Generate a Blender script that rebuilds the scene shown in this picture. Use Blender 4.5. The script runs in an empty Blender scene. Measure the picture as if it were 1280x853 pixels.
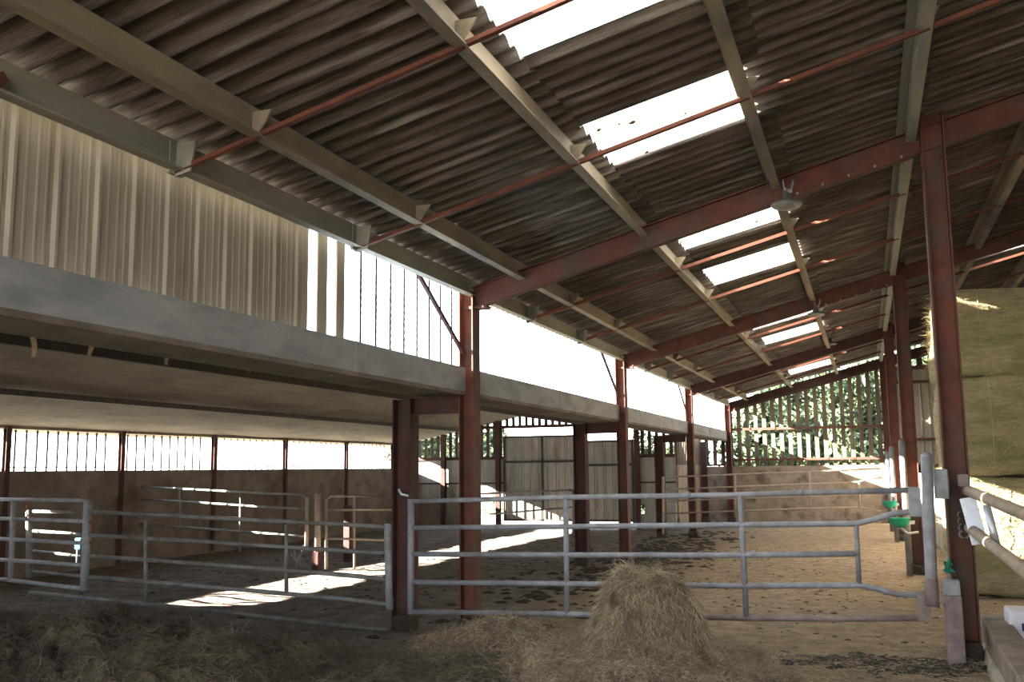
import bpy, math, random
import numpy as np
from mathutils import Vector, Matrix, noise
random.seed(7); np.random.seed(7)
PI = math.pi
scene = bpy.context.scene
col = scene.collection

# ------------------------------------------------------------------ camera
F_PX, YAW, PIT, ROL, CH = 1200.49, 0.3499, 0.1324, -0.0112, 1.55
_cy, _sy, _cp, _sp = math.cos(YAW), math.sin(YAW), math.cos(PIT), math.sin(PIT)
FWD = Vector((-_sy*_cp, _cy*_cp, _sp)); _R = Vector((_cy, _sy, 0)); _U = _R.cross(FWD)
RGT = _R*math.cos(ROL) + _U*math.sin(ROL); UPV = -_R*math.sin(ROL) + _U*math.cos(ROL)
EYE = Vector((0, 0, CH))
cam_d = bpy.data.cameras.new('camera'); cam = bpy.data.objects.new('camera', cam_d); col.objects.link(cam)
m3 = Matrix((RGT, UPV, -FWD)).transposed()
cam.matrix_world = Matrix.Translation(EYE) @ m3.to_4x4()
cam_d.sensor_width = 36; cam_d.lens = F_PX/1280*36; cam_d.clip_start = .05; cam_d.clip_end = 500
scene.camera = cam

def un(u, v, ax, val):
    """where the sight line of a photo point meets the world plane axis=val"""
    d = FWD + RGT*((u-640)/F_PX) - UPV*((v-426.5)/F_PX)
    return EYE + d*((val-EYE[ax])/d[ax])

# ------------------------------------------------------------------ light
SUN_STRENGTH, SKY_STRENGTH = 66.0, 4.5
scene.view_settings.view_transform = 'Standard'
scene.view_settings.look = 'None'
scene.view_settings.gamma = 1
scene.view_settings.use_curve_mapping = False
scene.view_settings.exposure = 1.18
w = bpy.data.worlds.new('sky'); scene.world = w; w.use_nodes = True
nt = w.node_tree; nt.nodes.clear()
o_ = nt.nodes.new('ShaderNodeOutputWorld'); bg = nt.nodes.new('ShaderNodeBackground')
tc = nt.nodes.new('ShaderNodeTexCoord'); sp_ = nt.nodes.new('ShaderNodeSeparateXYZ'); cr = nt.nodes.new('ShaderNodeValToRGB')
nt.links.new(tc.outputs['Generated'], sp_.inputs[0]); nt.links.new(sp_.outputs['Z'], cr.inputs[0])
cr.color_ramp.elements[0].position = 0.0; cr.color_ramp.elements[0].color = (.92, .93, .92, 1)
cr.color_ramp.elements[1].position = .7; cr.color_ramp.elements[1].color = (.55, .68, .86, 1)
nt.links.new(cr.outputs[0], bg.inputs['Color']); nt.links.new(bg.outputs[0], o_.inputs['Surface'])
bg.inputs['Strength'].default_value = SKY_STRENGTH
SUN_DIR = Vector((2.55, 1.0, -1.0)).normalized()
sd = bpy.data.lights.new('sun', 'SUN'); sd.energy = SUN_STRENGTH; sd.angle = .009; sd.color = (1, .93, .8)
so = bpy.data.objects.new('sun', sd); col.objects.link(so); so.location = (-30, -10, 20)
so.rotation_euler = SUN_DIR.to_track_quat('-Z', 'Y').to_euler()

# ------------------------------------------------------------------ measures of the barn
Y1, BAY = 8.82, 6.4
FR = [Y1 + BAY*k for k in range(4)]            # frames at 8.8, 15.2, 21.6, 28.0
SL = .2585
def zr(x): return 3.26 + SL*(x+3.714)          # underside of the purlins
PUR_H = .19
def zs(x): return zr(x) + PUR_H                # underside of the sheets
PX = [-3.66, -3.14, -1.90, -.67, .4825, 1.655, 2.85, 4.05, 5.25, 6.45]
XL, XR, XT = -3.675, .6855, -4.38
YEND = 24.4; XFAR = -12.1; YG = 28.1
XLAST = 8.0; YBACK = -6.0

# ------------------------------------------------------------------ materials
MATS = {}
def mat(name, c1, c2=None, rough=.85, metal=0, scale=6, bump=.0, bscale=None, c3=None, stretch=(1, 1, 1), lo=.35, hi=.65,
        island=0, coord='Object', s3=2.0, l3=.55, h3=.7, detail=6):
    m = bpy.data.materials.new(name); m.use_nodes = True; n = m.node_tree; L = n.links
    b = n.nodes['Principled BSDF']; b.inputs['Roughness'].default_value = rough; b.inputs['Metallic'].default_value = metal
    b.inputs['Specular IOR Level'].default_value = .3
    t = n.nodes.new('ShaderNodeTexCoord'); mp = n.nodes.new('ShaderNodeMapping'); mp.inputs['Scale'].default_value = stretch
    if coord == 'World':
        g = n.nodes.new('ShaderNodeNewGeometry'); L.new(g.outputs['Position'], mp.inputs[0])
    else:
        L.new(t.outputs['Object'], mp.inputs[0])
    nz = n.nodes.new('ShaderNodeTexNoise'); nz.inputs['Scale'].default_value = scale; nz.inputs['Detail'].default_value = detail
    nz.inputs['Roughness'].default_value = .65
    L.new(mp.outputs[0], nz.inputs['Vector'])
    r = n.nodes.new('ShaderNodeValToRGB'); L.new(nz.outputs['Fac'], r.inputs[0])
    r.color_ramp.elements[0].position = lo; r.color_ramp.elements[1].position = hi
    r.color_ramp.elements[0].color = (*c1, 1); r.color_ramp.elements[1].color = (*(c2 or c1), 1)
    out = r.outputs[0]
    if c3:
        n3 = n.nodes.new('ShaderNodeTexNoise'); n3.inputs['Scale'].default_value = s3; n3.inputs['Detail'].default_value = 8
        L.new(mp.outputs[0], n3.inputs['Vector'])
        r3 = n.nodes.new('ShaderNodeValToRGB'); L.new(n3.outputs['Fac'], r3.inputs[0])
        r3.color_ramp.elements[0].position = l3; r3.color_ramp.elements[1].position = h3
        mx = n.nodes.new('ShaderNodeMix'); mx.data_type = 'RGBA'
        L.new(r3.outputs[0], mx.inputs[0]); L.new(out, mx.inputs[6]); mx.inputs[7].default_value = (*c3, 1); out = mx.outputs[2]
    if island:
        g = n.nodes.new('ShaderNodeNewGeometry'); mr = n.nodes.new('ShaderNodeMapRange')
        mr.inputs[3].default_value = 1-island; mr.inputs[4].default_value = 1+island
        L.new(g.outputs['Random Per Island'], mr.inputs[0])
        hs = n.nodes.new('ShaderNodeHueSaturation'); L.new(mr.outputs[0], hs.inputs['Value']); L.new(out, hs.inputs['Color']); out = hs.outputs[0]
    L.new(out, b.inputs['Base Color'])
    if bump:
        nb = n.nodes.new('ShaderNodeTexNoise'); nb.inputs['Scale'].default_value = bscale or scale*3; nb.inputs['Detail'].default_value = 6
        L.new(mp.outputs[0], nb.inputs['Vector'])
        bp = n.nodes.new('ShaderNodeBump'); bp.inputs['Strength'].default_value = bump; bp.inputs['Distance'].default_value = .02
        L.new(nb.outputs['Fac'], bp.inputs['Height']); L.new(bp.outputs[0], b.inputs['Normal'])
    MATS[name] = m
    return m
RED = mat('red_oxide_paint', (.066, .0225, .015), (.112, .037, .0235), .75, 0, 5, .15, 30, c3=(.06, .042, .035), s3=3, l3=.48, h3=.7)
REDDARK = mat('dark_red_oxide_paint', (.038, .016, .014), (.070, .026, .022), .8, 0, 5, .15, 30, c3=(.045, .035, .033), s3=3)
RODRED = mat('rusty_red_bar', (.095, .032, .021), (.15, .052, .032), .75, 0, 8, .1, 30)
DUSTY = mat('dusty_galvanised_purlin', (.17, .14, .10), (.27, .22, .155), .8, .05, 4, .2, 40, c3=(.12, .11, .10), s3=2.5, stretch=(1, .35, 1))
EAVEM = mat('dull_grey_purlin', (.20, .195, .165), (.28, .27, .225), .8, .0, 3, .15, 40, stretch=(1, .3, 1))
GALV = mat('galvanised_pipe', (.175, .18, .20), (.275, .285, .315), .6, .1, 9, .1, 60, c3=(.16, .14, .13), s3=5, l3=.55, h3=.75)
GALVD = mat('dirty_galvanised_pipe', (.11, .11, .108), (.20, .198, .195), .6, .15, 7, .1, 60, c3=(.10, .085, .07), s3=4)
GALVB = mat('bare_galvanised_plate', (.50, .55, .64), (.62, .66, .74), .42, .35, 9, .05)
MUCKY = mat('mucky_pipe', (.15, .11, .11), (.24, .19, .18), .7, .1, 9, .3, 60)
TANPIPE = mat('dusty_tan_pipe', (.23, .18, .14), (.34, .27, .21), .7, .1, 7, .2, 50)
GUTTER = mat('grey_gutter', (.22, .23, .245), (.31, .32, .335), .8, 0, 3, .25, 50, c3=(.19, .20, .205), s3=4, l3=.5, h3=.7, stretch=(1, .5, 1.5))
ROOF = mat('weathered_fibre_cement', (.052, .042, .037), (.155, .132, .115), .95, 0, 5, .5, 60, c3=(.26, .235, .21), s3=3.2, l3=.55, h3=.72, stretch=(.28, 4.5, 1))
CLAD = mat('tan_ribbed_cladding', (.27, .235, .195), (.35, .31, .255), .75, 0, 5, .1, 40, c3=(.20, .16, .12), s3=2.2, stretch=(1, 2, .3), l3=.52, h3=.75)
MEMB = mat('brown_lining_board', (.13, .108, .082), (.21, .178, .135), .95, 0, 1.6, .5, 12, c3=(.20, .175, .13), s3=1.2, stretch=(1.5, .5, 1))
CONC = mat('brown_grey_concrete', (.115, .095, .08), (.19, .16, .135), .95, 0, 2.5, .4, 20, c3=(.09, .07, .055), s3=1.4)
CONCL = mat('pale_concrete', (.30, .265, .22), (.42, .37, .31), .95, 0, 2.5, .4, 20, c3=(.2, .17, .13), s3=1.4)
CURB = mat('dirty_curb_concrete', (.17, .135, .105), (.27, .22, .175), .95, 0, 5, .6, 30, c3=(.10, .08, .06), s3=3)
DOORM = mat('grey_steel_door_sheet', (.22, .215, .20), (.31, .30, .27), .7, .1, 3, .1, 30, c3=(.18, .14, .10), s3=1.6, stretch=(2, 1, .4))
SLAT = mat('weathered_slat_board', (.07, .055, .042), (.13, .105, .08), .9, 0, 4, .3, 30, stretch=(3, 1, .3))
DARK = mat('dark_steel', (.035, .03, .028), (.06, .05, .045), .7, .2, 6)
STRAW = mat('dry_straw', (.22, .175, .118), (.37, .30, .205), .9, 0, 3, 0, c3=(.11, .085, .055), s3=5, island=.55)
SILAGE = mat('brown_silage', (.068, .058, .046), (.155, .132, .10), .95, 0, 3, 0, c3=(.25, .22, .17), s3=2, l3=.6, h3=.75, island=.45)
MOUNDM = mat('packed_hay', (.10, .078, .052), (.20, .16, .11), .97, 0, 9, .9, 50)
SILBASE = mat('packed_silage', (.055, .044, .03), (.14, .112, .075), .97, 0, 9, 1, 40)
BALE = mat('hay_bale', (.22, .18, .10), (.34, .285, .17), .97, 0, 8, .9, 25, c3=(.17, .17, .075), s3=2.2, l3=.5, h3=.68, stretch=(.7, .7, 3.2))
BALES = mat('hay_bale_straws', (.24, .20, .10), (.40, .33, .18), .95, 0, 3, 0, c3=(.18, .18, .08), s3=2.2, island=.35)
TWINE = mat('brown_twine', (.12, .08, .05), (.16, .11, .07), .9)
DUNG = mat('dark_dung', (.022, .018, .014), (.055, .042, .03), .9, 0, 6, .8, 30)
GREEN = mat('green_plastic', (.01, .19, .12), (.02, .26, .16), .45)
TEAL = mat('teal_plastic', (.02, .16, .20), (.03, .2, .25), .5)
ORANGE = mat('orange_twine', (.32, .10, .05), (.4, .14, .07), .8)
WHITEP = mat('white_plastic', (.5, .5, .56), (.58, .58, .64), .5)
INK = mat('dark_blue_print', (.02, .02, .08), (.03, .03, .1), .6)
LEAF = mat('sunlit_leaves', (.020, .036, .014), (.055, .082, .034), .6, 0, .9, 0, c3=(.12, .145, .07), s3=.6, island=.4, l3=.5, h3=.75)
BARK = mat('bark', (.06, .045, .03), (.1, .08, .06), .95, 0, 8, .5)
LAMPM = mat('grey_enamel', (.09, .09, .085), (.14, .135, .125), .45, .3, 6)
LGLASS = mat('cloudy_lamp_glass', (.15, .14, .12), (.21, .195, .165), .3, 0, 6)
MOSS = mat('moss', (.10, .075, .03), (.14, .10, .04), .95)
OUTG = mat('pale_yard_ground', (.36, .33, .27), (.46, .42, .34), .95, 0, 2, .3, 12, coord='World')
GRASS = mat('meadow', (.07, .11, .03), (.13, .18, .055), .95, 0, 1.2, .3, 12, coord='World')

# floor: bedding, its own colours change from the dry loose-box side to the grey muddy side
def floor_mat():
    m = bpy.data.materials.new('bedding_floor'); m.use_nodes = True; n = m.node_tree; L = n.links
    b = n.nodes['Principled BSDF']; b.inputs['Roughness'].default_value = .97; b.inputs['Specular IOR Level'].default_value = .1
    g = n.nodes.new('ShaderNodeNewGeometry'); s = n.nodes.new('ShaderNodeSeparateXYZ'); L.new(g.outputs['Position'], s.inputs[0])
    def noise_(sc, det=8, ro=.6):
        z = n.nodes.new('ShaderNodeTexNoise'); z.inputs['Scale'].default_value = sc; z.inputs['Detail'].default_value = det
        z.inputs['Roughness'].default_value = ro; L.new(g.outputs['Position'], z.inputs['Vector']); return z.outputs['Fac']
    def ramp(f, a, c, p0=.35, p1=.65):
        r = n.nodes.new('ShaderNodeValToRGB'); L.new(f, r.inputs[0]); e = r.color_ramp.elements
        e[0].position = p0; e[1].position = p1; e[0].color = (*a, 1); e[1].color = (*c, 1); return r.outputs[0]
    def mix(f, a, c):
        x = n.nodes.new('ShaderNodeMix'); x.data_type = 'RGBA'; L.new(f, x.inputs[0]); L.new(a, x.inputs[6]); L.new(c, x.inputs[7]); return x.outputs[2]
    tan = ramp(noise_(5), (.20, .142, .092), (.33, .245, .162))
    tan = mix(ramp(noise_(14), (0, 0, 0), (1, 1, 1), .60, .68), tan, ramp(noise_(30), (.11, .07, .04), (.17, .11, .07)))
    grey = ramp(noise_(3.5), (.10, .085, .075), (.20, .175, .155))
    grey = mix(ramp(noise_(11), (0, 0, 0), (1, 1, 1), .58, .66), grey, ramp(noise_(25), (.05, .04, .035), (.09, .07, .06)))
    ad = n.nodes.new('ShaderNodeMath'); ad.operation = 'MULTIPLY_ADD'; L.new(noise_(.8), ad.inputs[0]); ad.inputs[1].default_value = 2.2; L.new(s.outputs['X'], ad.inputs[2])
    mr = n.nodes.new('ShaderNodeMapRange'); mr.inputs[1].default_value = -3.2; mr.inputs[2].default_value = -1.2; L.new(ad.outputs[0], mr.inputs[0])
    L.new(mix(mr.outputs[0], grey, tan), b.inputs['Base Color'])
    bp = n.nodes.new('ShaderNodeBump'); bp.inputs['Strength'].default_value = .9; bp.inputs['Distance'].default_value = .03
    L.new(noise_(22, 10, .7), bp.inputs['Height']); L.new(bp.outputs[0], b.inputs['Normal'])
    return m
FLOORM = floor_mat()
# skylight sheet: cloudy translucent plastic with moss specks
def sky_mat():
    m = bpy.data.materials.new('cloudy_skylight_sheet'); m.use_nodes = True; n = m.node_tree; L = n.links
    n.nodes.clear(); o = n.nodes.new('ShaderNodeOutputMaterial')
    tr = n.nodes.new('ShaderNodeBsdfTransparent'); tr.inputs[0].default_value = (.62, .60, .56, 1)
    tl = n.nodes.new('ShaderNodeBsdfTranslucent'); tl.inputs[0].default_value = (.60, .59, .55, 1)
    mx = n.nodes.new('ShaderNodeMixShader'); mx.inputs[0].default_value = .55
    L.new(tr.outputs[0], mx.inputs[1]); L.new(tl.outputs[0], mx.inputs[2]); L.new(mx.outputs[0], o.inputs[0])
    return m
SKYM = sky_mat()
def pane_mat():
    m = bpy.data.materials.new('cloudy_blue_sheet'); m.use_nodes = True; n = m.node_tree; L = n.links
    n.nodes.clear(); o = n.nodes.new('ShaderNodeOutputMaterial')
    tr = n.nodes.new('ShaderNodeBsdfTransparent'); tr.inputs[0].default_value = (.9, .95, 1, 1)
    tl = n.nodes.new('ShaderNodeBsdfTranslucent'); tl.inputs[0].default_value = (.34, .38, .42, 1)
    mx = n.nodes.new('ShaderNodeMixShader'); mx.inputs[0].default_value = .97
    L.new(tr.outputs[0], mx.inputs[1]); L.new(tl.outputs[0], mx.inputs[2]); L.new(mx.outputs[0], o.inputs[0])
    return m
PANEM = pane_mat()

# ------------------------------------------------------------------ geometry helpers
class MB:
    def __init__(s): s.v = []; s.f = []; s.sm = []
    def add(s, vs, fs, smooth=False):
        k = len(s.v); s.v += [tuple(p) for p in vs]; s.f += [tuple(i+k for i in f) for f in fs]; s.sm += [smooth]*len(fs)
    def box(s, a, b):
        x0, y0, z0 = [min(a[i], b[i]) for i in range(3)]; x1, y1, z1 = [max(a[i], b[i]) for i in range(3)]
        s.add([(x0,y0,z0),(x1,y0,z0),(x1,y1,z0),(x0,y1,z0),(x0,y0,z1),(x1,y0,z1),(x1,y1,z1),(x0,y1,z1)],
              [(0,3,2,1),(4,5,6,7),(0,1,5,4),(1,2,6,5),(2,3,7,6),(3,0,4,7)])
    def prism(s, prof, p0, p1, up=(0, 0, 1)):
        """closed profile [(a,b)] swept from p0 to p1; b axis follows up, a axis is sideways"""
        p0 = Vector(p0); p1 = Vector(p1); d = (p1-p0).normalized(); u = Vector(up); u = (u-d*u.dot(d)).normalized(); a = d.cross(u)
        n = len(prof); vs = [p0+a*x+u*y for x, y in prof]+[p1+a*x+u*y for x, y in prof]
        fs = [(i, (i+1) % n, (i+1) % n+n, i+n) for i in range(n)]+[tuple(range(n))[::-1], tuple(range(n, 2*n))]
        s.add(vs, fs)
    def bar(s, p0, p1, w, h, up=(0, 0, 1)):
        s.prism([(-w/2,-h/2),(w/2,-h/2),(w/2,h/2),(-w/2,h/2)], p0, p1, up)
    def ibeam(s, p0, p1, w, h, t=.012, up=(0, 0, 1)):
        W, H = w/2, h/2; c = t/2
        s.prism([(-W,-H),(W,-H),(W,-H+t),(c,-H+t),(c,H-t),(W,H-t),(W,H),(-W,H),(-W,H-t),(-c,H-t),(-c,-H+t),(-W,-H+t)], p0, p1, up)
    def tube(s, pts, r, n=10, cap=True):
        pts = [Vector(p) for p in pts]; rs = r if isinstance(r, (list, tuple)) else [r]*len(pts)
        k = len(s.v); ref = None; rings = []
        for i, p in enumerate(pts):
            d = (pts[min(i+1, len(pts)-1)]-pts[max(i-1, 0)]).normalized()
            if ref is None: ref = Vector((0, 0, 1)) if abs(d.z) < .9 else Vector((1, 0, 0))
            a = d.cross(ref).normalized(); b = d.cross(a).normalized(); ref = -b if False else ref
            rings += [p+(a*math.cos(2*PI*j/n)+b*math.sin(2*PI*j/n))*rs[i] for j in range(n)]
        fs = []
        for i in range(len(pts)-1):
            for j in range(n): fs.append((i*n+j, i*n+(j+1) % n, (i+1)*n+(j+1) % n, (i+1)*n+j))
        s.add(rings, fs, True)
        if cap:
            s.f.append(tuple(k+j for j in range(n))[::-1]); s.f.append(tuple(k+(len(pts)-1)*n+j for j in range(n))); s.sm += [False, False]
    def lathe(s, prof, c, n=24, axis=None):
        c = Vector(c); k = len(prof); vs = []
        for r, z in prof:
            vs += [c+Vector((r*math.cos(2*PI*j/n), r*math.sin(2*PI*j/n), z)) for j in range(n)]
        s.add(vs, [(i*n+j, i*n+(j+1) % n, (i+1)*n+(j+1) % n, (i+1)*n+j) for i in range(k-1) for j in range(n)], True)
    def build(s, name, m, parent=None, bevel=0):
        me = bpy.data.meshes.new(name); me.from_pydata(s.v, [], s.f); me.materials.append(m)
        me.polygons.foreach_set('use_smooth', s.sm); me.update()
        o = bpy.data.objects.new(name, me); col.objects.link(o)
        if parent: o.parent = parent; o.matrix_parent_inverse = Matrix.Translation(-Vector(parent.location))
        if bevel:
            b = o.modifiers.new('bevel', 'BEVEL'); b.width = bevel; b.segments = 2; b.limit_method = 'ANGLE'
        return o
def tag(o, label=None, cat=None, group=None, kind=None):
    if label: o['label'] = label
    if cat: o['category'] = cat
    if group: o['group'] = group
    if kind: o['kind'] = kind
    return o
def empty(name, loc, label, cat, group=None):
    o = bpy.data.objects.new(name, None); col.objects.link(o); o.location = loc; o.empty_display_size = .1
    return tag(o, label, cat, group)
def struct(o): o['kind'] = 'structure'; return o
ORD = ['first', 'second', 'third', 'fourth', 'fifth', 'sixth', 'seventh', 'eighth', 'ninth', 'tenth', 'eleventh', 'twelfth']

def np_mesh(name, V, Fq, m, parent=None, smooth=False):
    me = bpy.data.meshes.new(name); V = np.asarray(V, np.float32); Fq = np.asarray(Fq, np.int32); k = Fq.shape[1]
    me.vertices.add(len(V)); me.vertices.foreach_set('co', V.ravel())
    me.loops.add(Fq.size); me.loops.foreach_set('vertex_index', Fq.ravel())
    me.polygons.add(len(Fq)); me.polygons.foreach_set('loop_start', np.arange(0, Fq.size, k, dtype=np.int32))
    me.polygons.foreach_set('use_smooth', np.full(len(Fq), smooth)); me.update(calc_edges=True); me.validate()
    me.materials.append(m); o = bpy.data.objects.new(name, me); col.objects.link(o)
    if parent: o.parent = parent; o.matrix_parent_inverse = Matrix.Translation(-Vector(parent.location))
    return o
def grid(name, X, Y, Z, m, parent=None, smooth=True, ok=None):
    ny, nx = X.shape; V = np.stack([X, Y, Z], -1).reshape(-1, 3)
    i = (np.arange(ny-1)[:, None]*nx+np.arange(nx-1)[None, :])
    Fq = np.stack([i, i+1, i+1+nx, i+nx], -1)
    if ok is not None: Fq = Fq[ok]
    return np_mesh(name, V, Fq.reshape(-1, 4), m, parent, smooth)
def vnoise(X, Y, s, seed=0, octv=4):
    r = np.random.RandomState(seed); out = np.zeros_like(X, float); a = 1.0; t = 0
    for o in range(octv):
        N = 64; g = r.rand(N, N); x = X*s+17.3*o; y = Y*s+9.1*o; xi = np.floor(x).astype(int); yi = np.floor(y).astype(int)
        fx = x-xi; fy = y-yi; fx = fx*fx*(3-2*fx); fy = fy*fy*(3-2*fy)
        v = (g[xi % N, yi % N]*(1-fx)+g[(xi+1) % N, yi % N]*fx)*(1-fy)+(g[xi % N, (yi+1) % N]*(1-fx)+g[(xi+1) % N, (yi+1) % N]*fx)*fy
        out += a*(v-.5); t += a; a *= .5; s *= 2.03
    return out/t*2
def strands(name, P, D, Ln, Wd, m, parent=None, bend=.35, nrm=None):
    """ribbons of three segments: P start, D direction, Ln length, Wd width"""
    n = len(P); D = D/np.linalg.norm(D, axis=1, keepdims=True); side = np.cross(D, np.random.randn(n, 3)); side /= np.linalg.norm(side, axis=1, keepdims=True)
    cur = P.copy(); d = D.copy(); rows = []
    for k in range(4):
        wk = (Wd*(1-.25*k))[:, None]*.5
        rows += [cur-side*wk, cur+side*wk]
        d = d+np.random.randn(n, 3)*bend; d /= np.linalg.norm(d, axis=1, keepdims=True); cur = cur+d*(Ln[:, None]/3)
    V = np.stack(rows, 1).reshape(-1, 3); b = np.arange(n)[:, None]*8
    Fq = np.concatenate([np.concatenate([b+2*k, b+2*k+1, b+2*k+3, b+2*k+2], 1) for k in range(3)], 0)
    return np_mesh(name, V, Fq, m, parent)

# ================================================================== THE SETTING
# ground in and around the barn
gx = np.linspace(-12.3, 8.1, 300); gy = np.linspace(YBACK, 28.3, 460); X, Y = np.meshgrid(gx, gy)
def floor_h(X, Y): return .035*vnoise(X, Y, .6, 1)+.022*vnoise(X, Y, 3.5, 2)-.01
struct(grid('floor', X, Y, floor_h(X, Y), FLOORM))
b = MB(); b.box((-60, YBACK-30, -.3), (60, 28.0, -.09)); b.box((-60, 28.0, -.3), (60, 31.5, -.05)); struct(b.build('floor_yard', OUTG))
b = MB(); b.box((-90, 31.5, -.3), (90, 140, -.04)); struct(b.build('floor_meadow', GRASS))

# roof of corrugated sheets, row by row between purlins, skylight sheets left out
PITCH, AMP = .177, .024
SKY = [(2, 3, 4.12, 5.18), (2, 3, 6.34, 7.40), (2, 3, 9.65, 10.70), (2, 3, 11.90, 12.96), (2, 3, 16.6, 17.66), (2, 3, 18.85, 19.91),
       (2, 3, 23.0, 24.06), (2, 3, 25.6, 26.8), (5, 6, 16.6, 17.5)]
def corr(x0, x1, y0, y1, lift=0, nx=3):
    ys = np.arange(round((y1-y0)/PITCH*12)+1)/12*PITCH+y0; xs = np.linspace(x0, x1, nx); XX, YY = np.meshgrid(xs, ys)
    ZZ = 3.26+SL*(XX+3.714)+PUR_H+AMP*2*np.abs(np.sin(PI*YY/PITCH))+lift*(XX-x0)/(x1-x0)*-1+lift
    return XX, YY, ZZ
vs_all = []; fs_all = []; kk = 0
edges = [-4.0]+PX[1:]+[XLAST]
rows = [(-4.0, PX[2]+.12)]+[(PX[i], PX[i+1]+.14) for i in range(2, len(PX)-1)]+[(PX[-1], XLAST)]
for ri, (xa, xb) in enumerate(rows):
    holes = [(y0, y1) for (i, j, y0, y1) in SKY if abs(PX[i]-xa) < .01]
    segs = []; y = YBACK
    for y0, y1 in sorted(holes): segs.append((y, y0)); y = y1
    segs.append((y, 28.45))
    for (ya, yb) in segs:
        # single sheets about a metre wide; each a touch different in height
        yy = ya
        while yy < yb-.05:
            ye = min(yy+1.062, yb); XX, YY, ZZ = corr(xa, xb, yy, ye+.04, .028, 6)
            ZZ = ZZ+.003*random.uniform(-1, 1)
            XX = XX.copy(); XX[:, -1] += random.uniform(-.02, .02)
            ny, nx = XX.shape; i = (np.arange(ny-1)[:, None]*nx+np.arange(nx-1)[None, :])
            fs_all.append((np.stack([i, i+1, i+1+nx, i+nx], -1).reshape(-1, 4)+kk)); vs_all.append(np.stack([XX, YY, ZZ], -1).reshape(-1, 3)); kk += ny*nx
            yy = ye
roof = struct(np_mesh('ceiling', np.concatenate(vs_all), np.concatenate(fs_all), ROOF, None, True))
sm_ = roof.modifiers.new('thickness', 'SOLIDIFY'); sm_.thickness = .008; sm_.offset = 1
names = ['nearest to the camera, cut by the top photo edge', 'second from the camera, crossed by a thin red bar',
         'just beyond the nearest red rafter, beside the hanging lamp', 'fourth from the camera, with an orange-lit bar on each side',
         'narrow, just beyond the second red rafter', 'sixth from the camera, above an orange-lit bar',
         'thin sliver just beyond the third rafter', 'the farthest one, close to the slatted gable',
         'alone on the right above the hay bales', 'alone at the far right, outside the row']
for q, (i, j, y0, y1) in enumerate(SKY):
    XX, YY, ZZ = corr(PX[i], PX[j]+.01, y0-.02, y1+.02, .028, 2)
    s = grid('skylight', XX, YY, ZZ+.004, SKYM)
    tag(s, 'translucent white roof skylight sheet, '+names[q], 'skylight', 'translucent sheets in the roof')
    if q in (0, 1, 2):
        for t in range(5 if q == 1 else 3):
            cx, cyy = random.uniform(PX[i]+.1, PX[j]-.1), random.uniform(y0+.1, y1-.1); mb = MB(); n = 9; r0 = random.uniform(.01, .028)
            ring = [(cx+math.cos(2*PI*a/n)*r0*random.uniform(.6, 1.2), cyy+math.sin(2*PI*a/n)*r0*1.2*random.uniform(.6, 1.2)) for a in range(n)]
            zz = lambda x: zs(x)+.0
            mb.add([(x, y, zz(x)-.004) for x, y in ring]+[(x, y, zz(x)+.004) for x, y in ring], [tuple(range(n))[::-1], tuple(range(n, 2*n))]+[(a, (a+1) % n, (a+1) % n+n, a+n) for a in range(n)])
            mb.build('moss_clump', MOSS, s)
# left wall: ribbed cladding standing on the gutter (closed part)
def clad_profile(y0, y1, x, pitch=.275):
    pts = []; y = y0
    rib = [(0, 0), (.014, .018), (.032, .018), (.046, 0), (.095, 0), (.102, .003), (.115, .003), (.122, 0), (.165, 0), (.172, .003), (.185, .003), (.192, 0), (.225, 0), (.232, .003), (.245, .003), (.252, 0)]
    while y < y1:
        for dy, dx in rib:
            if y+dy <= y1: pts.append((x+dx, y+dy))
        y += pitch
    pts.append((x, y1)); return pts
def clad_wall(name, y0, y1, x, z0, z1, m=CLAD):
    p = clad_profile(y0, y1, x); n = len(p); mb = MB()
    vs = [(a, c, z0) for a, c in p]+[(a, c, z1) for a, c in p]+[(a-.012, c, z0) for a, c in p]+[(a-.012, c, z1) for a, c in p]
    fs = [(i, i+n, i+1+n, i+1) for i in range(n-1)]+[(i+2*n, i+1+2*n, i+1+3*n, i+3*n) for i in range(n-1)]+[(n-1, 2*n-1, 4*n-1, 3*n-1)]
    mb.add(vs, fs); return mb.build(name, m)
struct(clad_wall('wall_left', YBACK, 6.0, -3.78, 2.53, 3.34))
# dark lapped joints between the sheets
mb = MB()
for y in (3.37, 3.645, 3.92): mb.box((-3.779, y-.002, 2.56), (-3.772, y+.002, 3.3))
struct(mb.build('trim_1', DARK))
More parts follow.
